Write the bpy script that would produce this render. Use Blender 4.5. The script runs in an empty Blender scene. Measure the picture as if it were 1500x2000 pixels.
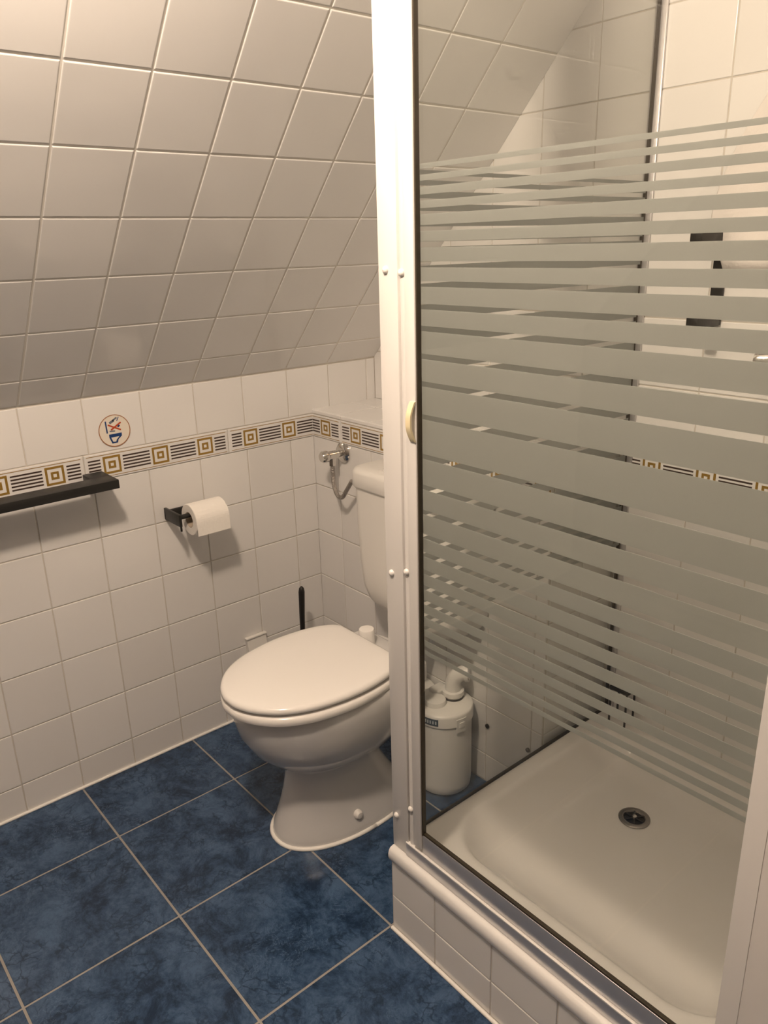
import bpy, bmesh, math, random
from mathutils import Vector, Matrix
random.seed(7)
scene = bpy.context.scene
COL = scene.collection

# ------------------------------------------------------------------ camera
YAW, PITCH, ROLL = -0.8724, -0.3291, -0.027
CAM = Vector((1.9011, -1.3274, 1.3763))
fwd = Vector((math.sin(YAW) * math.cos(PITCH), math.cos(YAW) * math.cos(PITCH), math.sin(PITCH)))
rt0 = Vector((math.cos(YAW), -math.sin(YAW), 0)); up0 = rt0.cross(fwd)
rt = rt0 * math.cos(ROLL) + up0 * math.sin(ROLL)
up = -rt0 * math.sin(ROLL) + up0 * math.cos(ROLL)
cd = bpy.data.cameras.new('camera'); cam = bpy.data.objects.new('camera', cd); COL.objects.link(cam)
m = Matrix.Identity(4)
for i in range(3):
    m[i][0], m[i][1], m[i][2], m[i][3] = rt[i], up[i], -fwd[i], CAM[i]
cam.matrix_world = m
cd.sensor_fit = 'VERTICAL'; cd.sensor_height = 36.0; cd.lens = 36.0 * 1527.4 / 2000.0
cd.clip_start = 0.02
scene.camera = cam

# ------------------------------------------------------------------ world, exposure
w = bpy.data.worlds.new('world'); scene.world = w; w.use_nodes = True
w.node_tree.nodes['Background'].inputs[0].default_value = (1.0, 0.85, 0.68, 1)
w.node_tree.nodes['Background'].inputs[1].default_value = 0.0
vs = scene.view_settings
vs.view_transform = 'Standard'; vs.look = 'None'; vs.exposure = 0.0; vs.gamma = 1.0; vs.use_curve_mapping = False

# ------------------------------------------------------------------ lamp (light of the ceiling lamp built below)
LAMP = Vector((1.14, -1.11, 2.04))
LAMP_W = 61.0
LAMP_COL = (1.0, 0.79, 0.61)
ld = bpy.data.lights.new('lamp_light', 'POINT'); ld.energy = LAMP_W; ld.color = LAMP_COL; ld.shadow_soft_size = 0.065

# ------------------------------------------------------------------ materials
MATS = {}
def mat(name, col, rough=0.5, metal=0.0, spec=0.5, coat=0.0, var=0.0, var_scale=8.0, bump=0.0, bump_scale=30.0):
    if name in MATS: return MATS[name]
    mt = bpy.data.materials.new(name); mt.use_nodes = True
    nt = mt.node_tree; b = nt.nodes['Principled BSDF']
    b.inputs['Base Color'].default_value = (*col, 1); b.inputs['Roughness'].default_value = rough
    b.inputs['Metallic'].default_value = metal; b.inputs['Specular IOR Level'].default_value = spec
    b.inputs['Coat Weight'].default_value = coat
    if var or bump:
        tc = nt.nodes.new('ShaderNodeTexCoord')
    if var:
        n = nt.nodes.new('ShaderNodeTexNoise'); n.inputs['Scale'].default_value = var_scale; n.inputs['Detail'].default_value = 4
        nt.links.new(tc.outputs['Object'], n.inputs['Vector'])
        r = nt.nodes.new('ShaderNodeMix'); r.data_type = 'RGBA'
        r.inputs[6].default_value = (*[max(0, c * (1 - var)) for c in col], 1)
        r.inputs[7].default_value = (*[min(1, c * (1 + var)) for c in col], 1)
        nt.links.new(n.outputs['Fac'], r.inputs[0]); nt.links.new(r.outputs[2], b.inputs['Base Color'])
    if bump:
        n2 = nt.nodes.new('ShaderNodeTexNoise'); n2.inputs['Scale'].default_value = bump_scale; n2.inputs['Detail'].default_value = 2
        nt.links.new(tc.outputs['Object'], n2.inputs['Vector'])
        bp = nt.nodes.new('ShaderNodeBump'); bp.inputs['Strength'].default_value = bump; bp.inputs['Distance'].default_value = 0.01
        nt.links.new(n2.outputs['Fac'], bp.inputs['Height']); nt.links.new(bp.outputs['Normal'], b.inputs['Normal'])
    MATS[name] = mt
    return mt

def tile_mat(name, a, c, rough, wav):
    """glazed tile: each tile gets its own slight tone and its own slow waviness"""
    mt = bpy.data.materials.new(name); mt.use_nodes = True; nt = mt.node_tree; b = nt.nodes['Principled BSDF']
    oi = nt.nodes.new('ShaderNodeObjectInfo')
    r = nt.nodes.new('ShaderNodeMix'); r.data_type = 'RGBA'; r.inputs[6].default_value = (*a, 1); r.inputs[7].default_value = (*c, 1)
    nt.links.new(oi.outputs['Random'], r.inputs[0]); nt.links.new(r.outputs[2], b.inputs['Base Color'])
    g = nt.nodes.new('ShaderNodeNewGeometry'); n = nt.nodes.new('ShaderNodeTexNoise'); n.inputs['Scale'].default_value = 9; n.inputs['Detail'].default_value = 1
    nt.links.new(g.outputs['Position'], n.inputs['Vector'])
    bp = nt.nodes.new('ShaderNodeBump'); bp.inputs['Strength'].default_value = wav; bp.inputs['Distance'].default_value = 0.01
    nt.links.new(n.outputs['Fac'], bp.inputs['Height']); nt.links.new(bp.outputs['Normal'], b.inputs['Normal'])
    b.inputs['Roughness'].default_value = rough
    MATS[name] = mt
    return mt

WHITE_TILE = tile_mat('white_tile', (.775, .765, .75), (.825, .815, .80), 0.10, 0.08)
GROUT = mat('grout', (.62, .585, .53), 0.9, var=.12, var_scale=40)
GROUT_PALE = mat('grout_pale', (.80, .77, .71), 0.85)
GROUT_FLOOR = mat('grout_floor', (.30, .285, .265), 0.9, var=.15, var_scale=30)
CERAMIC = mat('ceramic', (.66, .655, .645), 0.10, coat=0.3)
SEATW = mat('seat_plastic', (.86, .84, .81), 0.16)
PLASTIC = mat('white_plastic', (.80, .785, .75), 0.32)
ALU = mat('white_lacquered_metal', (.77, .755, .735), 0.28)
SILVER = mat('satin_silver', (.66, .65, .66), 0.30, metal=0.75)
BLACK = mat('black_metal', (.012, .011, .010), 0.42)
GASKET = mat('dark_gasket', (.035, .026, .014), 0.5)
CHROME = mat('chrome', (.72, .70, .67), 0.10, metal=1.0)
HOSE = mat('braided_hose', (.42, .39, .36), 0.35, metal=0.9, bump=.6, bump_scale=300)
SILICONE = mat('white_silicone', (.88, .86, .82), 0.35)
PAPER = mat('tissue_paper', (.88, .85, .80), 0.95, bump=.08, bump_scale=120)
CARD = mat('cardboard', (.50, .42, .33), 0.9)
PAINT = mat('white_paint', (.74, .72, .70), 0.6, bump=.05, bump_scale=60)
ACRYL = mat('tray_acrylic', (.78, .765, .74), 0.14)
GOLD = mat('gold_print', (.36, .22, .045), 0.30, metal=0.25)
BROWN = mat('dark_print', (.055, .035, .028), 0.30)
BLUE = mat('blue_print', (.01, .045, .17), 0.4)
REDP = mat('red_print', (.50, .07, .02), 0.4)
RINGP = mat('rust_print', (.36, .15, .06), 0.4)
GREYP = mat('grey_print', (.16, .18, .22), 0.4)
STICK = mat('sticker_film', (.80, .73, .63), 0.45)
CREAM = mat('cream_plastic', (.80, .70, .46), 0.35)
DARKM = mat('dark_steel', (.06, .055, .05), 0.3, metal=0.6)
TOWEL = mat('white_terry', (.78, .74, .71), 0.95, bump=.10, bump_scale=160)
NAVY = mat('navy_label', (.03, .05, .075), 0.4)
PALEP = mat('pale_print', (.55, .58, .60), 0.5)
BRISTLE = mat('brush_bristle', (.75, .74, .70), 0.9)  # plain off-white for brush bristles, not assigned to any object

def blue_tile():
    mt = bpy.data.materials.new('blue_floor_tile'); mt.use_nodes = True; nt = mt.node_tree; b = nt.nodes['Principled BSDF']
    N = nt.nodes.new; L = nt.links.new
    g = N('ShaderNodeNewGeometry'); oi = N('ShaderNodeObjectInfo')
    off = N('ShaderNodeVectorMath'); off.operation = 'MULTIPLY_ADD'; off.inputs[1].default_value = (1, 1, 1)
    sc = N('ShaderNodeVectorMath'); sc.operation = 'SCALE'; sc.inputs[0].default_value = (13.0, 7.0, 3.0)
    L(oi.outputs['Random'], sc.inputs['Scale']); L(g.outputs['Position'], off.inputs[0]); L(sc.outputs[0], off.inputs[2])
    n1 = N('ShaderNodeTexNoise'); n1.inputs['Scale'].default_value = 11; n1.inputs['Detail'].default_value = 11; n1.inputs['Roughness'].default_value = .80; n1.inputs['Distortion'].default_value = .35
    L(off.outputs[0], n1.inputs['Vector'])
    r1 = N('ShaderNodeValToRGB'); e = r1.color_ramp.elements
    e[0].position = .385; e[0].color = (.010, .024, .056, 1); e[1].position = .60; e[1].color = (.058, .108, .195, 1)
    k = r1.color_ramp.elements.new(.50); k.color = (.032, .066, .130, 1)
    L(n1.outputs['Fac'], r1.inputs[0])
    # fine pale and dark veins
    n2 = N('ShaderNodeTexNoise'); n2.inputs['Scale'].default_value = 26; n2.inputs['Detail'].default_value = 12; n2.inputs['Roughness'].default_value = .7; n2.inputs['Distortion'].default_value = .5
    L(off.outputs[0], n2.inputs['Vector'])
    s = N('ShaderNodeMath'); s.operation = 'SUBTRACT'; s.inputs[1].default_value = .5; L(n2.outputs['Fac'], s.inputs[0])
    ab = N('ShaderNodeMath'); ab.operation = 'ABSOLUTE'; L(s.outputs[0], ab.inputs[0])
    mr = N('ShaderNodeMapRange'); mr.inputs['From Min'].default_value = 0; mr.inputs['From Max'].default_value = .009
    mr.inputs['To Min'].default_value = 1.0; mr.inputs['To Max'].default_value = 0; L(ab.outputs[0], mr.inputs['Value'])
    n3 = N('ShaderNodeTexNoise'); n3.inputs['Scale'].default_value = 6; n3.inputs['Detail'].default_value = 2; L(off.outputs[0], n3.inputs['Vector'])
    m3 = N('ShaderNodeMapRange'); m3.inputs['From Min'].default_value = .50; m3.inputs['From Max'].default_value = .64; L(n3.outputs['Fac'], m3.inputs['Value'])
    mu = N('ShaderNodeMath'); mu.operation = 'MULTIPLY'; L(mr.outputs[0], mu.inputs[0]); L(m3.outputs[0], mu.inputs[1])
    mx = N('ShaderNodeMix'); mx.data_type = 'RGBA'; mx.inputs[7].default_value = (.10, .17, .28, 1)
    L(mu.outputs[0], mx.inputs[0]); L(r1.outputs[0], mx.inputs[6])
    inv = N('ShaderNodeMapRange'); inv.inputs['From Min'].default_value = .50; inv.inputs['From Max'].default_value = .40; L(n3.outputs['Fac'], inv.inputs['Value'])
    mu2 = N('ShaderNodeMath'); mu2.operation = 'MULTIPLY'; L(mr.outputs[0], mu2.inputs[0]); L(inv.outputs[0], mu2.inputs[1])
    mx2 = N('ShaderNodeMix'); mx2.data_type = 'RGBA'; mx2.inputs[7].default_value = (.006, .014, .035, 1)
    L(mu2.outputs[0], mx2.inputs[0]); L(mx.outputs[2], mx2.inputs[6])
    # dark hairline crackle
    nv = N('ShaderNodeTexNoise'); nv.inputs['Scale'].default_value = 14; nv.inputs['Detail'].default_value = 6; L(off.outputs[0], nv.inputs['Vector'])
    pv = N('ShaderNodeVectorMath'); pv.operation = 'MULTIPLY_ADD'; pv.inputs[1].default_value = (.13, .13, .13); L(nv.outputs['Color'], pv.inputs[0]); L(off.outputs[0], pv.inputs[2])
    vo = N('ShaderNodeTexVoronoi'); vo.feature = 'DISTANCE_TO_EDGE'; vo.inputs['Scale'].default_value = 24; L(pv.outputs[0], vo.inputs['Vector'])
    vm = N('ShaderNodeMapRange'); vm.inputs['From Min'].default_value = 0; vm.inputs['From Max'].default_value = .07; vm.inputs['To Min'].default_value = .8; vm.inputs['To Max'].default_value = 0; L(vo.outputs['Distance'], vm.inputs['Value'])
    n4 = N('ShaderNodeTexNoise'); n4.inputs['Scale'].default_value = 16; n4.inputs['Detail'].default_value = 3; L(off.outputs[0], n4.inputs['Vector'])
    m4 = N('ShaderNodeMapRange'); m4.inputs['From Min'].default_value = .46; m4.inputs['From Max'].default_value = .60; L(n4.outputs['Fac'], m4.inputs['Value'])
    mu4 = N('ShaderNodeMath'); mu4.operation = 'MULTIPLY'; L(vm.outputs[0], mu4.inputs[0]); L(m4.outputs[0], mu4.inputs[1])
    mx4 = N('ShaderNodeMix'); mx4.data_type = 'RGBA'; mx4.inputs[7].default_value = (.010, .022, .048, 1)
    L(mu4.outputs[0], mx4.inputs[0]); L(mx2.outputs[2], mx4.inputs[6])
    L(mx4.outputs[2], b.inputs['Base Color'])
    bp = N('ShaderNodeBump'); bp.inputs['Strength'].default_value = .10; bp.inputs['Distance'].default_value = .004
    L(n1.outputs['Fac'], bp.inputs['Height']); L(bp.outputs['Normal'], b.inputs['Normal'])
    b.inputs['Roughness'].default_value = .22; b.inputs['Specular IOR Level'].default_value = .4
    MATS['blue_floor_tile'] = mt
    return mt
BLUE_TILE = blue_tile()

def glass_mat():
    mt = bpy.data.materials.new('clear_glass'); mt.use_nodes = True; nt = mt.node_tree
    for n in list(nt.nodes): nt.nodes.remove(n)
    o = nt.nodes.new('ShaderNodeOutputMaterial'); mx = nt.nodes.new('ShaderNodeMixShader')
    t = nt.nodes.new('ShaderNodeBsdfTransparent'); t.inputs[0].default_value = (.982, .988, .978, 1)
    g = nt.nodes.new('ShaderNodeBsdfGlossy'); g.inputs['Roughness'].default_value = .02
    ge = nt.nodes.new('ShaderNodeNewGeometry'); dp = nt.nodes.new('ShaderNodeVectorMath'); dp.operation = 'DOT_PRODUCT'
    nt.links.new(ge.outputs['Normal'], dp.inputs[0]); nt.links.new(ge.outputs['Incoming'], dp.inputs[1])
    ab = nt.nodes.new('ShaderNodeMath'); ab.operation = 'ABSOLUTE'; nt.links.new(dp.outputs['Value'], ab.inputs[0])
    om = nt.nodes.new('ShaderNodeMath'); om.operation = 'SUBTRACT'; om.inputs[0].default_value = 1.0; nt.links.new(ab.outputs[0], om.inputs[1])
    pw = nt.nodes.new('ShaderNodeMath'); pw.operation = 'POWER'; pw.inputs[1].default_value = 5.0; nt.links.new(om.outputs[0], pw.inputs[0])
    f = nt.nodes.new('ShaderNodeMath'); f.operation = 'MULTIPLY_ADD'; f.inputs[1].default_value = .96; f.inputs[2].default_value = .035; nt.links.new(pw.outputs[0], f.inputs[0])
    nt.links.new(f.outputs[0], mx.inputs[0]); nt.links.new(t.outputs[0], mx.inputs[1]); nt.links.new(g.outputs[0], mx.inputs[2])
    nt.links.new(mx.outputs[0], o.inputs[0])
    return mt
GLASS = glass_mat()

def frost_mat():
    mt = bpy.data.materials.new('frosted_film'); mt.use_nodes = True; nt = mt.node_tree
    for n in list(nt.nodes): nt.nodes.remove(n)
    o = nt.nodes.new('ShaderNodeOutputMaterial')
    t = nt.nodes.new('ShaderNodeBsdfTransparent'); t.inputs[0].default_value = (.95, .96, .93, 1)
    tr = nt.nodes.new('ShaderNodeBsdfTranslucent'); tr.inputs[0].default_value = (.69, .71, .70, 1)
    d = nt.nodes.new('ShaderNodeBsdfDiffuse'); d.inputs[0].default_value = (.56, .58, .57, 1)
    a = nt.nodes.new('ShaderNodeMixShader'); a.inputs[0].default_value = .20
    b = nt.nodes.new('ShaderNodeMixShader'); b.inputs[0].default_value = .06
    nt.links.new(tr.outputs[0], a.inputs[1]); nt.links.new(d.outputs[0], a.inputs[2])
    nt.links.new(a.outputs[0], b.inputs[1]); nt.links.new(t.outputs[0], b.inputs[2])
    nt.links.new(b.outputs[0], o.inputs[0])
    return mt
FROST = frost_mat()

# ------------------------------------------------------------------ mesh helpers
def mesh_obj(name, me, material=None, parent=None, smooth=False):
    o = bpy.data.objects.new(name, me); COL.objects.link(o)
    if material is not None:
        me.materials.clear()
        for k in (material if isinstance(material, (list, tuple)) else [material]): me.materials.append(k)
    if smooth:
        for p in me.polygons: p.use_smooth = True
    if parent is not None: o.parent = parent
    return o

def from_bm(name, bm, material, parent=None, smooth=False, sharp=None):
    bmesh.ops.recalc_face_normals(bm, faces=bm.faces)
    me = bpy.data.meshes.new(name); bm.to_mesh(me); bm.free()
    o = mesh_obj(name, me, material, parent, smooth)
    if smooth and sharp:
        me.set_sharp_from_angle(angle=math.radians(sharp))
    return o

def tag(o, label, cat, group=None):
    o['label'] = label; o['category'] = cat
    if group: o['group'] = group
    return o

def empty(name, loc, label, cat, group=None):
    o = bpy.data.objects.new(name, None); COL.objects.link(o); o.location = loc; o.empty_display_size = .05
    return tag(o, label, cat, group)

def structure(o):
    o['kind'] = 'structure'; return o

def add_box(bm, x0, x1, y0, y1, z0, z1, bev=0.0, seg=2):
    r = bmesh.ops.create_cube(bm, size=1.0)
    vs_ = r['verts']
    for v in vs_:
        v.co = Vector(((x0 + x1) / 2 + v.co.x * (x1 - x0), (y0 + y1) / 2 + v.co.y * (y1 - y0), (z0 + z1) / 2 + v.co.z * (z1 - z0)))
    if bev > 0:
        ed = list({e for v in vs_ for e in v.link_edges})
        bmesh.ops.bevel(bm, geom=ed, offset=bev, segments=seg, affect='EDGES', profile=.5)
    return vs_

def box(name, x0, x1, y0, y1, z0, z1, material, parent=None, bev=0.0, seg=2, off=(0, 0, 0)):
    bm = bmesh.new(); add_box(bm, x0 - off[0], x1 - off[0], y0 - off[1], y1 - off[1], z0 - off[2], z1 - off[2], bev, seg)
    return from_bm(name, bm, material, parent, smooth=bev > 0, sharp=40)

def add_rings(bm, rings, cap0=True, cap1=True):
    vr = [[bm.verts.new(p) for p in r] for r in rings]
    n = len(rings[0])
    for a, b in zip(vr[:-1], vr[1:]):
        for i in range(n):
            j = (i + 1) % n
            bm.faces.new((a[i], a[j], b[j], b[i]))
    if cap0: bm.faces.new(list(reversed(vr[0])))
    if cap1: bm.faces.new(vr[-1])

def frame_for(d):
    d = d.normalized(); a = Vector((0, 0, 1)) if abs(d.z) < .9 else Vector((1, 0, 0))
    u = d.cross(a).normalized(); return u, d.cross(u).normalized()

def add_tube(bm, pts, r, n=16, caps=True):
    pts = [Vector(p) for p in pts]
    rad = r if isinstance(r, (list, tuple)) else [r] * len(pts)
    rings = []; u = None
    for i, p in enumerate(pts):
        d = (pts[min(i + 1, len(pts) - 1)] - pts[max(i - 1, 0)]).normalized()
        if u is None: u, v = frame_for(d)
        else:
            u = (u - d * u.dot(d)).normalized(); v = d.cross(u)
        rings.append([p + (u * math.cos(2 * math.pi * k / n) + v * math.sin(2 * math.pi * k / n)) * rad[i] for k in range(n)])
    add_rings(bm, rings, caps, caps)

def tube(name, pts, r, material, parent=None, n=16, sharp=50):
    bm = bmesh.new(); add_tube(bm, pts, r, n)
    return from_bm(name, bm, material, parent, smooth=True, sharp=sharp)

def lathe(name, prof, material, parent=None, n=40, axis='Z', org=(0, 0, 0), sharp=40, closed=False):
    """prof: (radius, height) list along the axis"""
    bm = bmesh.new(); org = Vector(org); rings = []
    def P(r, h, a):
        c, s = r * math.cos(a), r * math.sin(a)
        return org + (Vector((c, s, h)) if axis == 'Z' else Vector((h, c, s)) if axis == 'X' else Vector((c, h, s)))
    for r, h in prof: rings.append([P(max(r, 1e-5), h, 2 * math.pi * k / n) for k in range(n)])
    if closed: rings.append(rings[0]); add_rings(bm, rings, False, False); bmesh.ops.remove_doubles(bm, verts=bm.verts, dist=1e-7)
    else: add_rings(bm, rings)
    return from_bm(name, bm, material, parent, smooth=True, sharp=sharp)

def catmull(pts, k=6, closed=True):
    out = []; n = len(pts)
    rng = range(n) if closed else range(n - 1)
    for i in rng:
        g = lambda q: Vector(pts[q % n]) if closed else Vector(pts[max(0, min(n - 1, q))])
        p0, p1, p2, p3 = g(i - 1), g(i), g(i + 1), g(i + 2)
        for s in range(k):
            t = s / k
            out.append(.5 * ((2 * p1) + (p2 - p0) * t + (2 * p0 - 5 * p1 + 4 * p2 - p3) * t * t + (3 * p1 - p0 - 3 * p2 + p3) * t ** 3))
    if not closed: out.append(Vector(pts[-1]))
    return out

def inset_loop(loop, d):
    n = len(loop); out = []
    area = sum(loop[i].x * loop[(i + 1) % n].y - loop[(i + 1) % n].x * loop[i].y for i in range(n))
    s = 1 if area > 0 else -1
    for i in range(n):
        t = (loop[(i + 1) % n] - loop[i - 1]); t = Vector((t.x, t.y, 0)).normalized()
        nrm = Vector((-t.y, t.x, 0)) * s
        out.append(loop[i] + nrm * d)
    return out

def slab(name, loop, prof, material, parent=None, sharp=50):
    """closed 2-D loop carried through (inset, z) steps"""
    bm = bmesh.new()
    rings = []; c = sum((p for p in loop), Vector()) / len(loop)
    for d, z in prof:
        L2 = inset_loop(loop, d) if d <= .012 else [c + (p - c) * (1 - d / .17) for p in loop]
        rings.append([Vector((p.x, p.y, z)) for p in L2])
    add_rings(bm, rings)
    return from_bm(name, bm, material, parent, smooth=True, sharp=sharp)

# ------------------------------------------------------------------ tiles
TILE_CACHE = {}
def tile_mesh(lu, lv, h, ch, material, key):
    k = (round(lu, 4), round(lv, 4), h, ch, key)
    if k in TILE_CACHE: return TILE_CACHE[k]
    bm = bmesh.new()
    a, b = lu / 2, lv / 2
    def ring(d, z): return [Vector((-a + d, -b + d, z)), Vector((a - d, -b + d, z)), Vector((a - d, b - d, z)), Vector((-a + d, b - d, z))]
    add_rings(bm, [ring(0, 0), ring(0, h - ch * .7), ring(ch * .35, h - ch * .2), ring(ch, h)], True, True)
    bmesh.ops.recalc_face_normals(bm, faces=bm.faces)
    me = bpy.data.meshes.new('tile'); bm.to_mesh(me); bm.free(); me.materials.append(material)
    TILE_CACHE[k] = me
    return me

class Frame:
    def __init__(s, o, u, v, n): s.o, s.u, s.v, s.n = Vector(o), Vector(u).normalized(), Vector(v).normalized(), Vector(n).normalized()
    def mtx(s, cu, cv, cn=0.0, tilt=0.0):
        M4 = Matrix.Identity(4); p = s.o + s.u * cu + s.v * cv + s.n * cn
        for i in range(3): M4[i][0], M4[i][1], M4[i][2], M4[i][3] = s.u[i], s.v[i], s.n[i], p[i]
        if tilt:
            M4 = M4 @ Matrix.Rotation(random.uniform(-tilt, tilt), 4, 'X') @ Matrix.Rotation(random.uniform(-tilt, tilt), 4, 'Y')
        return M4

def lay(parent, fr, us, vs_, material=None, grout=.0028, h=.0045, ch=.0016, tilt=.0022, name='tile', key='w', skip=None, base=-.0026):
    material = material or WHITE_TILE
    for i in range(len(us) - 1):
        for j in range(len(vs_) - 1):
            u0, u1, v0, v1 = us[i], us[i + 1], vs_[j], vs_[j + 1]
            if skip and skip((u0 + u1) / 2, (v0 + v1) / 2): continue
            lu, lv = u1 - u0 - grout, v1 - v0 - grout
            if lu < .006 or lv < .006: continue
            o = bpy.data.objects.new(name, tile_mesh(lu, lv, h, ch, material, key)); COL.objects.link(o)
            o.parent = parent; o.matrix_world = fr.mtx((u0 + u1) / 2, (v0 + v1) / 2, base, tilt)

def grid(a, step, lo, hi, eps=.012):
    k0 = math.ceil((lo - a) / step); out = [lo]
    k = k0
    while a + k * step < hi - eps:
        if a + k * step > lo + eps: out.append(a + k * step)
        k += 1
    return out + [hi]

# border piece with printed pattern
def print_mesh(a, b, gold, key, BP={}):
    k = (round(a, 3), round(b, 3))
    if k in BP: return BP[k]
    bm = bmesh.new(); L = .40; mid = (a + b) / 2
    def rect(u0, u1, v0, v1, mi):
        u0, u1 = max(u0, a + .002), min(u1, b - .002)
        if u1 - u0 < .0008: return
        vs2 = add_box(bm, u0 - mid, u1 - mid, v0, v1, 0, .0004)
        for f in {f for v in vs2 for f in v.link_faces}: f.material_index = mi
    rect(.006, .394, .0268, .0283, 0); rect(.006, .394, -.0283, -.0270, 0)
    for c in (.069, .199, .329):
        for (R, t) in ((.0225, .0055), (.0095, .0055)):
            rect(c - R, c + R, R - t, R, 0); rect(c - R, c + R, -R, -R + t, 0)
            rect(c - R, c - R + t, -R + t, R - t, 0); rect(c + R - t, c + R, -R + t, R - t, 0)
    for (s, e) in ((.009, .040), (.098, .170), (.228, .300), (.358, .391)):
        for q in range(5):
            z = -.0165 + q * .00825
            rect(s, e, z - .0019, z + .0019, 1)
    bmesh.ops.recalc_face_normals(bm, faces=bm.faces)
    me = bpy.data.meshes.new('print'); bm.to_mesh(me); bm.free(); me.materials.append(GOLD); me.materials.append(BROWN)
    BP[k] = me
    return me

def border(parent, fr, pieces, vc, hgt=.0655):
    for (u0, u1, a, b) in pieces:
        o = bpy.data.objects.new('border_tile', tile_mesh(u1 - u0 - .0028, hgt, .0055, .0015, WHITE_TILE, 'b')); COL.objects.link(o)
        o.parent = parent; o.matrix_world = fr.mtx((u0 + u1) / 2, vc, -.0015)
        p = bpy.data.objects.new('print', print_mesh(a, b, 0, 0)); COL.objects.link(p)
        p.parent = o; p.matrix_parent_inverse = Matrix.Identity(4); p.location = (0, 0, .0055)

# ------------------------------------------------------------------ room shell
XE = 1.586      # right end of the shower opening
XR, YB, YF, ZC = 2.75, .245, -2.30, 2.32        # right wall, shower back wall, wall behind the camera, flat ceiling
ANG = .7481; SZ = 1.046
slope_v = Vector((math.sin(ANG), 0, math.cos(ANG))); slope_n = Vector((math.cos(ANG), 0, -math.sin(ANG)))
DTOP = (ZC - SZ) / math.cos(ANG)

floor = structure(box('floor', -.10, XR, YF, YB + .10, -.08, -.001, GROUT_FLOOR))
fx = [-.0813 + .328 * k for k in range(1, 9)]
fl_fr = Frame((0, 0, 0), (1, 0, 0), (0, 1, 0), (0, 0, 1))
lay(floor, fl_fr, [.002] + fx, [-.8283 + .328 * k for k in range(-4, 4)], BLUE_TILE, grout=.005, h=.003, ch=.0012, tilt=.0012, key='f', base=-.0026,
    skip=lambda u, v: u > .90 and v > -.50)

wall_left = structure(box('wall_left', -.12, 0, YF, YB + .10, 0, SZ + .02, GROUT))
wl = Frame((0, 0, 0), (0, 1, 0), (0, 0, 1), (1, 0, 0))
# facing +X with u=+Y, v=+Z: right-handed
cols = [-.5279 + .1478 * k for k in range(-7, 8)]
uL = [c for c in cols if c < -.02]
zrows = [.004, .0867, .2367, .3867, .5367, .6867, .8375]
lay(wall_left, wl, uL + [0.0], zrows)
lay(wall_left, wl, uL + [.0633, .211, YB], [.9055, SZ - .002])
border(wall_left, wl, [(-1.094, -.692, 0, .40), (-.692, -.291, 0, .40), (-.291, -.001, 0, .285)], .8715)

# sloping tiled wall under the roof
bm = bmesh.new()
p0, p1 = Vector((0, 0, SZ)), Vector((0, 0, SZ)) + slope_v * DTOP
pts = [p0, p1, p1 - slope_n * .1, p0 - slope_n * .1]
add_rings(bm, [[Vector((p.x, YF, p.z)) for p in pts], [Vector((p.x, YB + .10, p.z)) for p in pts]])
wall_slope = structure(from_bm('wall_slope', bm, GROUT_PALE))
ws = Frame((0, 0, SZ), (0, 1, 0), slope_v, slope_n)
lay(wall_slope, ws, [-.8205 + .1466 * k for k in range(-5, 7)] + [YB], [.003] + [.091 + .1482 * k for k in range(0, 11)], grout=.0042, h=.005, ch=.0022, tilt=.003, key='s', base=-.0034)

ceiling = structure(box('ceiling', (ZC - SZ) * math.tan(ANG), XR, YF, YB + .10, ZC, ZC + .08, PAINT))
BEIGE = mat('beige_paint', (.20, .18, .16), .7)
wall_front = structure(box('wall_front', -.12, XR, YF - .10, YF, 0, ZC, BEIGE))
wall_side = structure(box('wall_side', XR, XR + .10, YF, YB + .10, 0, ZC, BEIGE))

# low boxed-in wall behind the toilet with its ledge
wall_low = structure(box('wall_back_low', 0, .897, .0, YB, 0, .915, GROUT))
wb = Frame((0, 0, 0), (1, 0, 0), (0, 0, 1), (0, -1, 0))
bc = [0.0] + [.123 + .148 * k for k in range(0, 6)] + [.897]
bc = [c for c in bc if c <= .897]
lay(wall_low, wb, sorted(set(bc)), zrows)
border(wall_low, wb, [(.001, .140, .262, .40), (.140, .541, 0, .40), (.541, .896, 0, .355)], .8715)
lay(wall_low, wb, [0.0, .14, .34, .54, .74, .897], [.9055, .9185], h=.0055, key='edge')
ledge = Frame((0, 0, .9165), (1, 0, 0), (0, 1, 0), (0, 0, 1))
lay(wall_low, ledge, sorted(set(bc)), [-.003, .145, YB - .001], key='l')
we = Frame((.897, 0, 0), (0, 1, 0), (0, 0, 1), (1, 0, 0))
lay(wall_low, we, [.002, .12, YB - .002], zrows + [.905])
for (sx, sz) in ((.722, .178), (.858, .176)):
    lathe('screw', [(0, 0), (.006, 0), (.006, -.004), (.003, -.006), (0, -.006)], DARKM, wall_low, n=12, axis='Y', org=(sx, -.003, sz))

wall_back = structure(box('wall_back', 0, 1.61, YB, YB + .10, 0, ZC, GROUT))
wk = Frame((0, YB, 0), (1, 0, 0), (0, 0, 1), (0, -1, 0))
kc = [.002] + [1.076 + .148 * k for k in range(-7, 4)] + [XE + .025]
def under(u, v): return (v > SZ + u / math.tan(ANG) + .12) or (u < .90 and v < .92)
lay(wall_back, wk, kc, [.20] + [.8495 - .148 * k for k in range(4, -1, -1)], skip=under)
lay(wall_back, wk, kc, [.9165 + .148 * k for k in range(0, 10)], skip=under, key='w')
border(wall_back, wk, [(.914, 1.314, 0, .40), (1.314, XE + .022, 0, .294)], .8830)

# partition on the right of the shower
wall_right = structure(box('wall_right', XE + .026, XR, -.505, YB + .10, 0, ZC, PAINT))

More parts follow.
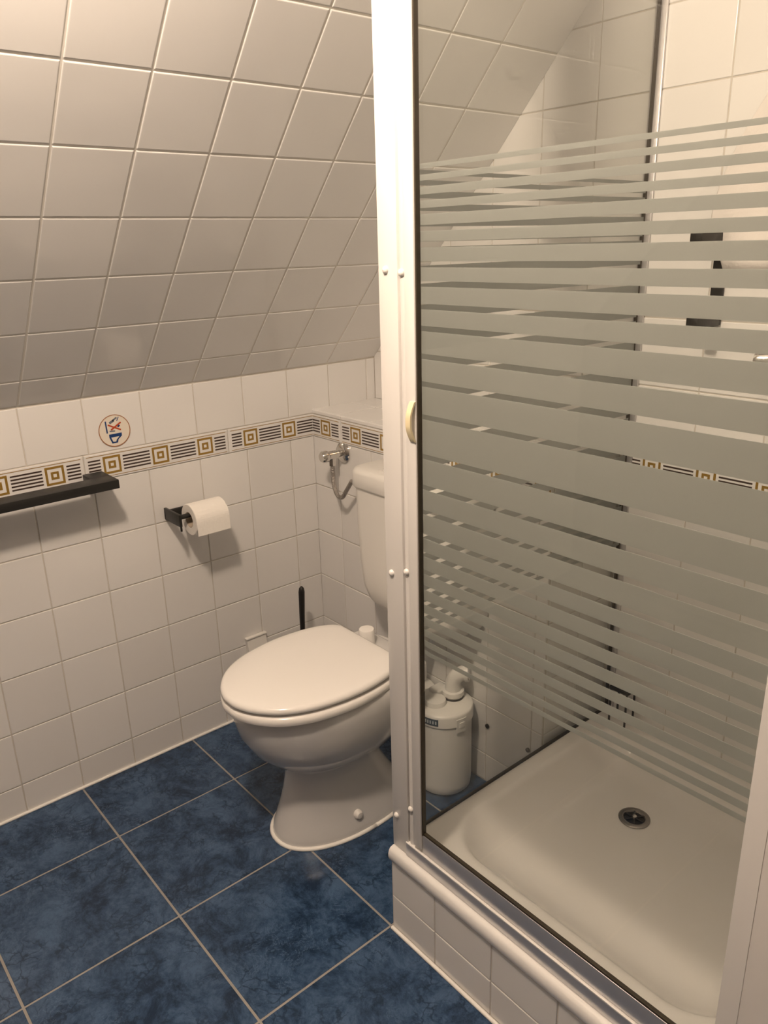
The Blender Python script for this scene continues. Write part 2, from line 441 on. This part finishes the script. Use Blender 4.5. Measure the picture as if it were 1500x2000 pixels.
# plinth under the shower tray
plinth = structure(box('wall_plinth', .908, XE + .024, -.498, -.453, 0, .205, GROUT))
pf = Frame((0, -.498, 0), (1, 0, 0), (0, 0, 1), (0, -1, 0))
pc = [.9095, 1.036, 1.184, 1.332, 1.480, XE + .024]
lay(plinth, pf, pc, [.004, .0885, .176])
ps = Frame((.908, 0, 0), (0, -1, 0), (0, 0, 1), (-1, 0, 0))
# bullnose trim pieces along the plinth
for a, b in ((.905, XE + .024),):
    bm = bmesh.new(); rings = []
    prof = [(-.453, .176), (-.500, .176), (-.504, .182), (-.507, .190), (-.507, .198), (-.505, .206), (-.501, .211), (-.494, .213), (-.453, .213)]
    for x in (a + .003, b - .0012):
        rings.append([Vector((x, y, z)) for y, z in prof])
    add_rings(bm, rings)
    from_bm('trim_tile', bm, WHITE_TILE, plinth, smooth=True, sharp=50)
plinth_s = structure(box('wall_plinth_side', .8985, .9105, -.453, .0, 0, .205, GROUT))
pside = Frame((.8985, 0, 0), (0, -1, 0), (0, 0, 1), (-1, 0, 0))
lay(plinth_s, pside, [.005, .16, .31, .453], [.004, .0885, .205])

# silicone joint along the floor edges
structure(tube('trim_1', [(.004, -2.2, .003), (.004, -.004, .003)], .0045, SILICONE, n=8))
structure(tube('trim_2', [(.91, -.5035, .003), (XE + .024, -.5035, .003)], .0045, SILICONE, n=8))

# ------------------------------------------------------------------ ceiling lamp (just above the frame)
LZ = LAMP.z - ZC
lamp = empty('ceiling_lamp', (LAMP.x, LAMP.y, ZC), 'small white pendant lamp hanging from the ceiling in front of the toilet', 'lamp')
lathe('canopy', [(0, 0), (.06, 0), (.06, -.02), (.045, -.03), (0, -.03)], ALU, lamp)
tube('stem', [(0, 0, -.03), (0, 0, LZ + .09)], .008, ALU, lamp)
lathe('shade', [(.006, LZ + .10), (.03, LZ + .095), (.05, LZ + .075), (.058, LZ + .055), (.055, LZ + .055), (.047, LZ + .072), (.006, LZ + .09)], ALU, lamp, closed=True)
lo = bpy.data.objects.new('bulb_light', ld); COL.objects.link(lo); lo.parent = lamp; lo.location = (0, 0, LAMP.z - ZC)

# ------------------------------------------------------------------ toilet
TX = .530
toilet = empty('toilet', (TX, 0, 0), 'white floor-standing ceramic toilet with closed lid against the low tiled wall', 'toilet')
def egg(yf, yb, hw, n=56, back_pow=2.6, front_pow=2.15, cfrac=.45):
    yc = yb + (yf - yb) * cfrac; out = []
    for k in range(n):
        a = 2 * math.pi * k / n; c, s = math.cos(a), math.sin(a)
        pw = back_pow if s > 0 else front_pow
        x = hw * math.copysign(abs(c) ** (2 / pw), c)
        y = yc + (abs(yb - yc) if s > 0 else abs(yf - yc)) * math.copysign(abs(s) ** (2 / pw), s)
        out.append(Vector((x, y, 0)))
    return out
secs = [(0, -.541, -.16, .117), (.010, -.541, -.16, .118), (.022, -.538, -.165, .115), (.045, -.530, -.18, .107), (.08, -.517, -.20, .097), (.12, -.505, -.225, .089), (.16, -.497, -.245, .083),
        (.186, -.492, -.25, .081), (.196, -.497, -.24, .087), (.208, -.515, -.225, .104), (.230, -.545, -.21, .128), (.265, -.578, -.19, .149), (.310, -.603, -.17, .162),
        (.355, -.614, -.15, .167), (.390, -.616, -.14, .168), (.400, -.610, -.145, .163)]
bm = bmesh.new()
add_rings(bm, [[Vector((p.x, p.y, z)) for p in egg(yf, yb, hw)] for z, yf, yb, hw in secs])
from_bm('bowl', bm, CERAMIC, toilet, smooth=True, sharp=60)
bead = egg(-.544, -.157, .1205)
bm = bmesh.new(); add_tube(bm, [Vector((p.x, p.y, .003)) for p in bead] + [Vector((bead[0].x, bead[0].y, .003))], .0055, 8)
from_bm('silicone_bead', bm, SILICONE, toilet, smooth=True)
half = [(0, -.237), (.080, -.237), (.114, -.240), (.138, -.262), (.155, -.300), (.1645, -.345), (.168, -.400), (.1635, -.455), (.148, -.520), (.116, -.578), (.072, -.617), (.030, -.636), (0, -.639)]
full = [(x, y, 0) for x, y in half] + [(-x, y, 0) for x, y in reversed(half[1:-1])]
lid_loop = catmull([Vector(p) for p in full], 5)
slab('seat', [Vector((p.x * 1.03, -.237 + (p.y + .237) * 1.002, 0)) for p in lid_loop],
     [(.010, .4005), (.002, .4025), (0, .409), (.001, .417), (.005, .4215), (.012, .4225)], SEATW, toilet)
slab('lid', lid_loop, [(.014, .4270), (.003, .4285), (0, .4325), (.001, .438), (.004, .4425), (.010, .4445), (.026, .4465), (.08, .4480)], SEATW, toilet)
lathe('hinge_cap', [(0, .395), (.021, .395), (.021, .440), (.019, .444), (0, .445)], SEATW, toilet, n=24, org=(-.046, -.207, 0))
lathe('hinge_cap', [(0, .395), (.021, .395), (.021, .440), (.019, .444), (0, .445)], SEATW, toilet, n=24, org=(.075, -.207, 0))
box('deck', -.125, .125, -.25, -.150, .34, .4025, CERAMIC, toilet, bev=.012, seg=3)
lathe('bolt_cap', [(0, -.012), (.0115, -.012), (.0115, .006), (.008, .011), (0, .012)], SEATW, toilet, n=20, axis='X', org=(.103, -.374, .052))
tube('outlet_pipe', [(0, -.33, .19), (-.005, -.22, .19), (-.015, -.19, .185), (-.03, -.11, .18), (-.03, -.10, .18), (-.03, -.008, .178)], [.050, .050, .046, .043, .046, .046], PLASTIC, toilet, n=28, sharp=35)

# cistern on the low wall
cist = empty('cistern', (TX, -.005, .43), 'slim white plastic cistern hung on the low tiled wall above toilet', 'cistern')
def cloop(hw, d, r=.045, n=7):
    pts = [Vector((hw, 0, 0)), Vector((-hw, 0, 0))]
    for k in range(n): a = math.pi + math.pi / 2 * k / (n - 1); pts.append(Vector((-hw + r + r * math.cos(a), -d + r + r * math.sin(a), 0)))
    for k in range(n): a = 1.5 * math.pi + math.pi / 2 * k / (n - 1); pts.append(Vector((hw - r + r * math.cos(a), -d + r + r * math.sin(a), 0)))
    return pts
bm = bmesh.new(); rings = []
for z, hw, d in ((.0, .105, .075), (.012, .132, .095), (.035, .152, .108), (.07, .163, .115), (.14, .169, .119), (.25, .173, .121), (.352, .174, .122)):
    rings.append([Vector((p.x, p.y, z)) for p in cloop(hw * 1.15, d)])
add_rings(bm, rings); from_bm('tank', bm, PLASTIC, cist, smooth=True, sharp=60)
bm = bmesh.new(); rings = []
for z, hw, d in ((.350, .176, .126), (.355, .179, .129), (.388, .178, .128), (.398, .174, .124), (.401, .165, .115)):
    rings.append([Vector((p.x, p.y, z)) for p in cloop(hw * 1.15, d)])
add_rings(bm, rings); from_bm('cistern_lid', bm, PLASTIC, cist, smooth=True, sharp=60)
for k in range(5):
    box('flush_rib', -.11, .02, -.095 + k * .014, -.088 + k * .014, .400, .4035, PLASTIC, cist, bev=.001)
tube('flush_pipe', [(0, -.05, .005), (0, -.05, -.03), (0, -.055, -.05), (0, -.085, -.066), (0, -.13, -.072)], .024, PLASTIC, cist, n=20)

# angle valve with flexible hose
val = empty('angle_valve', (.150, 0, .812), 'chrome angle valve with braided hose on the wall left of the cistern', 'valve')
lathe('rosette', [(0, -.003), (.030, -.003), (.030, -.007), (.024, -.013), (.012, -.016), (0, -.016)], CHROME, val, axis='Y', n=32)
tube('valve_body', [(0, -.012, 0), (0, -.03, 0), (0, -.032, 0), (0, -.062, 0)], [.010, .010, .0125, .0125], CHROME, val, n=20)
lathe('knob', [(0, -.060), (.014, -.060), (.0165, -.064), (.0165, -.078), (.013, -.083), (0, -.083)], CHROME, val, axis='Y', n=24)
tube('hose_nut', [(0, -.045, -.008), (0, -.045, -.030)], .0105, CHROME, val, n=6, sharp=20)
tube('hose', catmull([(0, -.045, -.024), (.001, -.046, -.055), (.006, -.048, -.085), (.024, -.051, -.112), (.050, -.053, -.113), (.078, -.055, -.082), (.105, -.058, -.052)], 8, False), .0062, HOSE, val, n=12)

# ------------------------------------------------------------------ macerator pump canister beside the toilet
vx, vy = .640, -.083
pump = empty('pump_canister', (vx, vy, 0), 'white cylindrical pump canister standing on floor between toilet and shower', 'pump')
lathe('body', [(0, .006), (.066, .006), (.071, .012), (.073, .03), (.073, .216), (0, .216)], PLASTIC, pump, n=48)
lathe('pump_lid', [(0, .205), (.0745, .2145), (.0770, .2165), (.0770, .243), (.0755, .2475), (.072, .250), (.055, .2525), (0, .2535)], PLASTIC, pump, n=48)
lathe('cap', [(0, .248), (.028, .248), (.028, .262), (.026, .2655), (.020, .267), (0, .267)], PLASTIC, pump, n=28, org=(-.004, -.026, 0))
el = tube('pipe_elbow', [(.004, .030, .252), (.004, .030, .260), (.004, .030, .262), (.004, .030, .274), (.004, .030, .276), (.005, .030, .300), (.012, .036, .316), (.024, .046, .324), (.036, .056, .326)],
     [.026, .026, .029, .029, .0215, .020, .020, .020, .020], PLASTIC, pump, n=24, sharp=35)
lathe('pipe_collar', [(0, .250), (.028, .250), (.028, .257), (0, .257)], DARKM, pump, n=24, org=(.004, .030, 0))
tube('pipe_clamp', [(.028, .049, .325), (.036, .055, .326)], .0235, PLASTIC, pump, n=20)
box('lid_block', -.060, -.024, .000, .046, .246, .264, PLASTIC, pump, bev=.006, seg=3)
# curved label and latch on the lid rim
def arc_patch(name, a0, a1, z0, z1, r, t, material, parent, n=8):
    bm = bmesh.new(); rings = []
    for k in range(n + 1):
        a = math.radians(a0 + (a1 - a0) * k / n); c, s = math.cos(a), math.sin(a)
        rings.append([Vector((r * c, r * s, z0)), Vector(((r + t) * c, (r + t) * s, z0)), Vector(((r + t) * c, (r + t) * s, z1)), Vector((r * c, r * s, z1))])
    add_rings(bm, rings)
    return from_bm(name, bm, material, parent)
lb = arc_patch('label_plate', -86, -55, .222, .241, .0768, .001, NAVY, pump)
for k, a in enumerate((-82, -77, -72, -66.5, -61)):
    arc_patch('lettering', a, a + 2.6, .227, .236, .0777, .0005, PALEP, lb, n=2)
arc_patch('latch', -20, 2, .200, .238, .0755, .003, PLASTIC, pump)
arc_patch('latch_button', -14, -4, .214, .228, .0785, .0015, SEATW, pump)

# ------------------------------------------------------------------ toilet brush behind the toilet
br = empty('toilet_brush', (.100, -.150, 0), 'black handled toilet brush standing in the corner behind toilet', 'toilet brush')
lathe('brush_pot', [(0, .002), (.045, .002), (.048, .01), (.045, .13), (.042, .13), (.042, .02), (0, .02)], PLASTIC, br, n=28)
tube('handle', [(.004, -.008, .03), (.002, -.004, .20), (0, .001, .33), (-.001, .005, .40), (-.001, .0055, .412), (-.001, .006, .418)], [.006, .0065, .0085, .0095, .0075, .002], BLACK, br, n=14)
# small white wall box low on the left wall
wbx = empty('wall_box', (0, -.262, .12), 'small white box cover low on left wall behind the toilet', 'box')
bm = bmesh.new()
prof = [(.0, .0), (.040, .0), (.010, .138), (.0, .138)]
add_rings(bm, [[Vector((x + .003, y, z)) for x, z in prof] for y in (-.033, .033)])
from_bm('body', bm, PLASTIC, wbx)
box('rim', .003, .017, -.036, .036, .138, .145, PLASTIC, wbx, bev=.003)

# ------------------------------------------------------------------ toilet paper
hold = empty('paper_holder', (0, -.434, .706), 'black metal toilet paper holder on the left wall', 'holder')
box('wall_bar', .003, .012, -.068, .070, -.010, .014, BLACK, hold, bev=.002)
box('arm', .003, .092, -.068, -.060, -.012, .021, BLACK, hold, bev=.0015)
tube('spindle', [(.086, -.066, .013), (.086, .062, .013)], .0065, BLACK, hold, n=14)
tube('lip', [(.090, -.064, -.008), (.090, -.064, -.024)], .003, BLACK, hold, n=8)
rollt = empty('toilet_paper_roll', (.086, -.424, .7065), 'white toilet paper roll hanging on the black holder', 'toilet paper')
lathe('paper', [(.0215, -.048), (.041, -.048), (.0425, -.0465), (.0425, .0465), (.041, .048), (.0215, .048)], PAPER, rollt, axis='Y', n=48, closed=True)
lathe('core', [(.0195, -.0475), (.0216, -.0475), (.0216, .0475), (.0195, .0475)], CARD, rollt, axis='Y', n=32, closed=True)
bm = bmesh.new(); rings = []
for k in range(12):
    t = k / 11
    if t < .5: a = math.radians(40 - 80 * t); x, z = .0432 * math.cos(a), .0432 * math.sin(a)
    else: x, z = .0432, -.036 * (t - .5) / .5
    rings.append([Vector((x, -.0475, z)), Vector((x + .0006, -.0475, z)), Vector((x + .0006, .0475, z)), Vector((x, .0475, z))])
add_rings(bm, rings); from_bm('loose_sheet', bm, PAPER, rollt)

# ------------------------------------------------------------------ towel rail
rail = empty('towel_rail', (0, -.95, .849), 'flat black metal towel rail on the left wall below border', 'towel rail')
box('bar', .056, .110, -.30, .299, -.011, .011, BLACK, rail, bev=.0018)
box('bracket', .003, .060, .250, .299, -.0105, .0112, BLACK, rail, bev=.0018)
box('bracket', .003, .060, -.30, -.250, -.0105, .0112, BLACK, rail, bev=.0018)

# ------------------------------------------------------------------ round sticker
st = empty('warning_sticker', (.0032, -.6045, .955), 'round sticker with crossed-out figure over toilet on left wall', 'sticker')
lathe('film', [(0, 0), (.0405, 0), (.0405, .0006), (0, .0006)], STICK, st, axis='X', n=48)
lathe('ring', [(.0385, .0006), (.0405, .0006), (.0405, .0009), (.0385, .0009)], RINGP, st, axis='X', n=48, closed=True)
def flat(name, pts, material, hole=None, z=.0006):
    bm = bmesh.new()
    if hole is None:
        add_rings(bm, [[Vector((x, a / 1000, b / 1000)) for a, b in pts] for x in (z, z + .0003)])
    else:
        n = len(pts); vv = [[bm.verts.new((x, a / 1000, b / 1000)) for a, b in q] for x in (z, z + .0003) for q in (pts, hole)]
        for i in range(n):
            j = (i + 1) % n
            bm.faces.new((vv[2][i], vv[2][j], vv[3][j], vv[3][i])); bm.faces.new((vv[0][j], vv[0][i], vv[1][i], vv[1][j]))
            bm.faces.new((vv[0][i], vv[0][j], vv[2][j], vv[2][i])); bm.faces.new((vv[1][j], vv[1][i], vv[3][i], vv[3][j]))
    return from_bm(name, bm, material, st)
def stroke(name, a, b, wd, material, z=.0006):
    a, b = Vector(a), Vector(b); d = (b - a).normalized(); n = Vector((-d.y, d.x)) * wd / 2
    return flat(name, [tuple(a + n), tuple(b + n), tuple(b - n), tuple(a - n)], material, z=z)
flat('printed_lid', [(-22.3, 25.9), (-18.8, 26.3), (-17.6, -4.0), (-21, -4.4)], BLUE)
flat('printed_bowl', [(-15.6, -7.9), (17, -7.4), (16.6, -15.1), (6.8, -23), (4.6, -31), (-10, -31.4), (-15.6, -16)], BLUE,
     hole=[(-11.2, -16), (-2, -15.8), (10.5, -15.5), (2.3, -23.2), (.3, -27.9), (-7.1, -27.5), (-11.0, -16.4)])
stroke('printed_figure', (-11, 20), (1, 26), 6.0, GREYP); stroke('printed_figure', (-3, 25), (9, 32), 4.2, GREYP)
stroke('printed_figure', (8, 23), (14, 33), 1.8, BLUE); stroke('printed_figure', (-13, 0), (1, -1), 3.2, GREYP)
stroke('printed_figure', (9, 8), (14, 12), 4, BLUE)
stroke('printed_cross', (-15.5, 16.4), (16, 0), 3.6, REDP, z=.0009); stroke('printed_cross', (17.8, 19), (-9, 3), 3.8, REDP, z=.0012)

# ------------------------------------------------------------------ shower tray
X0, X1, Y0, Y1 = .911, XE + .024, -.4515, YB - .004
TRIM, TFLO = .222, .148
def tray_z(x, y):
    cx, cy, hx, hy = (X0 + X1) / 2, (Y0 + Y1) / 2, (X1 - X0) / 2 - .045, (Y1 - Y0) / 2 - .045
    r = .11
    qx, qy = abs(x - cx) - hx + r, abs(y - cy) - hy + r
    d = -(math.hypot(max(qx, 0), max(qy, 0)) + min(max(qx, qy), 0) - r)
    if d <= 0: return TRIM
    t = min(d / .115, 1.0)
    s = 1 - (1 - t) ** 2.2
    s = s if t > .12 else s * (t / .12) ** .35
    dr = math.hypot(x - 1.155, y - .005)
    return TRIM + (TFLO - TRIM) * s + .006 * s * min(dr / .35, 1)
tray = empty('shower_tray', ((X0 + X1) / 2, (Y0 + Y1) / 2, .02), 'white acrylic shower tray with rounded inner edges behind glass', 'shower tray')
bm = bmesh.new(); NX, NY = 90, 96; cx0, cy0 = (X0 + X1) / 2, (Y0 + Y1) / 2
top = [[bm.verts.new((X0 + (X1 - X0) * i / NX - cx0, Y0 + (Y1 - Y0) * j / NY - cy0, tray_z(X0 + (X1 - X0) * i / NX, Y0 + (Y1 - Y0) * j / NY) - .02)) for j in range(NY + 1)] for i in range(NX + 1)]
for i in range(NX):
    for j in range(NY): bm.faces.new((top[i][j], top[i + 1][j], top[i + 1][j + 1], top[i][j + 1]))
edge = [top[i][0] for i in range(NX + 1)] + [top[NX][j] for j in range(1, NY + 1)] + [top[i][NY] for i in range(NX - 1, -1, -1)] + [top[0][j] for j in range(NY - 1, 0, -1)]
low = [bm.verts.new((v.co.x, v.co.y, .0)) for v in edge]
for i in range(len(edge)):
    j = (i + 1) % len(edge); bm.faces.new((edge[j], edge[i], low[i], low[j]))
bm.faces.new(low)
from_bm('basin', bm, ACRYL, tray, smooth=True, sharp=50)
dz = tray_z(1.155, .005) - .02
dx, dy = 1.155 - cx0, .005 - cy0
dr = lathe('drain', [(.021, dz + .001), (.034, dz + .001), (.0345, dz + .003), (.031, dz + .0055), (.024, dz + .005), (.0215, dz + .002)], mat('drain_ring', (.30, .28, .26), .25, metal=.9), tray, n=40, org=(dx, dy, 0), closed=True)
lathe('drain_cup', [(0, dz + .0006), (.0225, dz + .0006), (.0225, dz + .0012), (0, dz + .0012)], mat('drain_dark', (.045, .04, .036), .35, metal=.6), tray, n=32, org=(dx, dy, 0))
for a in (0, 60, 120):
    c, s = math.cos(math.radians(a)), math.sin(math.radians(a))
    tube('drain_bar', [(dx - .021 * c, dy - .021 * s, dz + .0035), (dx + .021 * c, dy + .021 * s, dz + .0035)], .0016, DARKM, tray, n=8)
lathe('drain_knob', [(0, dz + .003), (.006, dz + .003), (.005, dz + .008), (0, dz + .009)], CHROME, tray, n=16, org=(dx, dy, 0))

# ------------------------------------------------------------------ shower frame, door and side panel
ZT = 2.00
frame = empty('shower_surround', (.93, -.48, .213), 'white metal corner post and floor track of the shower enclosure', 'shower surround')
FO = (.93, -.48, .213)
box('corner_post', .907, .953, -.492, -.452, .2135, ZT, ALU, frame, bev=.0025, off=FO)
tube('post_bead', [(.961 - FO[0], -.482 - FO[1], .03), (.961 - FO[0], -.482 - FO[1], ZT - FO[2])], .0085, ALU, frame, n=20)
box('floor_track', .948, XE, -.494, -.452, .2135, .2450, SILVER, frame, bev=.002, off=FO)
box('track_top', .948, XE, -.4945, -.478, .2435, .2470, ALU, frame, bev=.001, off=FO)
box('wall_post', XE, XE + .0262, -.5056, -.455, .2135, ZT, ALU, frame, bev=.0, off=FO)
box('head_rail', .905, XE + .026, -.494, -.452, ZT - .03, ZT, ALU, frame, bev=.002, off=FO)
for (x, z) in ((.926, 1.339), (.9235, .822), (.9205, .294)):
    lathe('screw_cap', [(0, 0), (.0062, 0), (.0058, -.003), (.0035, -.0052), (0, -.006)], SEATW, frame, axis='Y', n=18, org=(x - FO[0], -.4915 - FO[1], z - FO[2]))
for z in (1.335, .835, .332):
    lathe('screw_cap', [(0, 0), (.0062, 0), (.0058, -.003), (.0035, -.0052), (0, -.006)], SEATW, frame, axis='Y', n=18, org=(.961 - FO[0], -.4895 - FO[1], z - FO[2]))

gaps = [1.4805, 1.4641, 1.4451, 1.4263, 1.4027, 1.3795, 1.3508, 1.3226, 1.2889, 1.2556, 1.2126, 1.1691, 1.1158, 1.0497, .9970, .9532, .9100, .8768, .8441, .8142, .7859, .7608, .7370, .7150, .6950]
stripes = []; topz = 1.4870
for g in gaps:
    stripes.append((g, topz)); topz = g - .0084
stripes.append((topz - .0085, topz))

DO = (.983, -.474, .250)
door = empty('shower_door', DO, 'glass shower door with horizontal frosted stripes facing the room', 'shower door')
box('stile', .9705, .9935, -.4945, -.482, .2560, ZT - .032, ALU, door, bev=.0025, off=DO)
box('bottom_rail', .9935, XE - .002, -.4905, -.482, .2480, .2905, SILVER, door, bev=.002, off=DO)
box('seal', .9935, .9965, -.4915, -.4828, .2905, ZT - .032, GASKET, door, off=DO)
box('seal', .9965, XE - .002, -.4895, -.4828, .2905, .2945, GASKET, door, off=DO)
gp = box('glass_pane', .9960, XE - .0015, -.4880, -.4830, .2940, ZT - .032, GLASS, door, off=DO)
for (a, b) in stripes:
    box('frosted_stripe', .9968, XE - .002, -.4827, -.4823, 1.3763 - (1.3763 - a) * .9912, 1.3763 - (1.3763 - b) * .9912, FROST, gp, off=DO)
# cream finger grip
bm = bmesh.new()
prof = catmull([(0, 0, 0), (-.004, 0, .006), (-.0105, 0, .020), (-.012, 0, .032), (-.0105, 0, .046), (-.004, 0, .060), (0, 0, .066)], 4, False)
rings = []
for p in prof:
    rings.append([Vector((-.0055, p.x * .85 - .001, p.z)), Vector((.0055, p.x * .85 - .001, p.z)), Vector((.0055, p.x * .85 + .0025, p.z)), Vector((-.0055, p.x * .85 + .0025, p.z))])
add_rings(bm, rings)
hd = from_bm('handle', bm, CREAM, door, smooth=True, sharp=40); hd.location = (.988 - DO[0], -.4955 - DO[1], 1.073 - DO[2])

SO = (.918, -.12, .223)
side = empty('shower_side_panel', SO, 'fixed glass side panel with frosted stripes between shower and toilet', 'shower panel')
box('bottom_seal', .9150, .9210, -.452, .236, .2225, .2275, GASKET, side, off=SO)
box('wall_profile', .908, .934, .2365, .2415, .2225, ZT, SILVER, side, bev=.001, off=SO)
box('seal', .915, .921, .2305, .2365, .2295, ZT - .03, GASKET, side, off=SO)
gs = box('glass_pane', .9155, .9205, -.452, .2335, .2272, ZT - .03, GLASS, side, off=SO)
for (a, b) in stripes:
    box('frosted_stripe', .9207, .9211, -.4515, .2305, a, b, FROST, gs, off=SO)
box('head_rail', .908, .932, -.452, .2365, ZT - .03, ZT, ALU, side, bev=.002, off=SO)

# ------------------------------------------------------------------ things on the shower wall
BO = (1.095, YB - .003, 1.298)
brk = empty('wall_bracket', BO, 'black square bracket with two arms on the tiled shower wall', 'bracket')
box('plate', 1.083, 1.108, .2335, .2425, 1.205, 1.392, BLACK, brk, bev=.0015, off=BO)
box('arm', 1.083, 1.108, .135, .236, 1.362, 1.391, BLACK, brk, bev=.0015, off=BO)
box('arm', 1.083, 1.108, .150, .236, 1.203, 1.226, BLACK, brk, bev=.0015, off=BO)

tw = empty('towel', (1.27, YB - .004, 1.72), 'white terry towel hanging on the tiled shower wall at the right', 'towel')
bm = bmesh.new(); rings = []; NT = 40
for k in range(22):
    t = k / 21; z = -.005 - .40 * t
    lx = -.03 - .165 * (1 - (1 - min(t / .78, 1)) ** 1.7) + (.035 * max(0, (t - .78) / .22))
    rx = .03 + .13 * (1 - (1 - t) ** 1.6); dep = .020 + .014 * math.sin(math.pi * min(t * 1.3, 1))
    ring = []
    for q in range(NT):
        a = 2 * math.pi * q / NT; c, s = math.cos(a), math.sin(a)
        u = (c + 1) / 2; x = lx + (rx - lx) * u
        y = -.022 + s * dep * .45 + (.006 * math.sin(u * 17 + t * 2.0) * min(t * 2, 1) if s < .2 else 0)
        ring.append(Vector((x, y - .004, z)))
    rings.append(ring)
add_rings(bm, rings); from_bm('cloth', bm, TOWEL, tw, smooth=True)
tube('hook', [(0, -.004, .012), (0, -.035, .008), (0, -.045, .016), (0, -.046, .03)], .004, BLACK, tw, n=10)

mx = empty('shower_mixer', (1.315, YB - .003, 1.150), 'chrome shower mixer with hose at right edge of the shower wall', 'shower mixer')
tube('mixer_body', [(-.10, -.055, 0), (-.098, -.055, 0), (-.06, -.055, 0), (-.058, -.055, 0), (.058, -.055, 0), (.06, -.055, 0), (.098, -.055, 0), (.10, -.055, 0)], [.017, .021, .021, .019, .019, .021, .021, .017], CHROME, mx, n=28)
for sx in (-.075, .075):
    tube('union', [(sx, -.003, 0), (sx, -.02, 0), (sx, -.021, 0), (sx, -.05, 0)], [.030, .028, .014, .014], CHROME, mx, n=24)
tube('lever', [(-.02, -.055, .016), (-.03, -.065, .034), (-.10, -.085, .05)], [.008, .006, .005], CHROME, mx, n=12)
tube('shower_hose', catmull([(.0, -.055, -.018), (.0, -.06, -.10), (-.005, -.06, -.25), (.02, -.055, -.40), (.07, -.05, -.46), (.12, -.05, -.38), (.13, -.05, -.10), (.13, -.05, .35)], 8, False), .0075, HOSE, mx, n=12)

sd = empty('wire_stand', (.985, .195, TRIM), 'small dark wire stand in the back corner of shower tray', 'stand')
for (lx_, ly_) in ((-.022, -.015), (.022, -.015), (-.022, .02), (.022, .02)):
    tube('leg', [(lx_, ly_, 0.001), (lx_, ly_, .105)], .0028, DARKM, sd, n=8)
box('shelf', -.026, .026, -.019, .024, .100, .108, DARKM, sd, bev=.001)
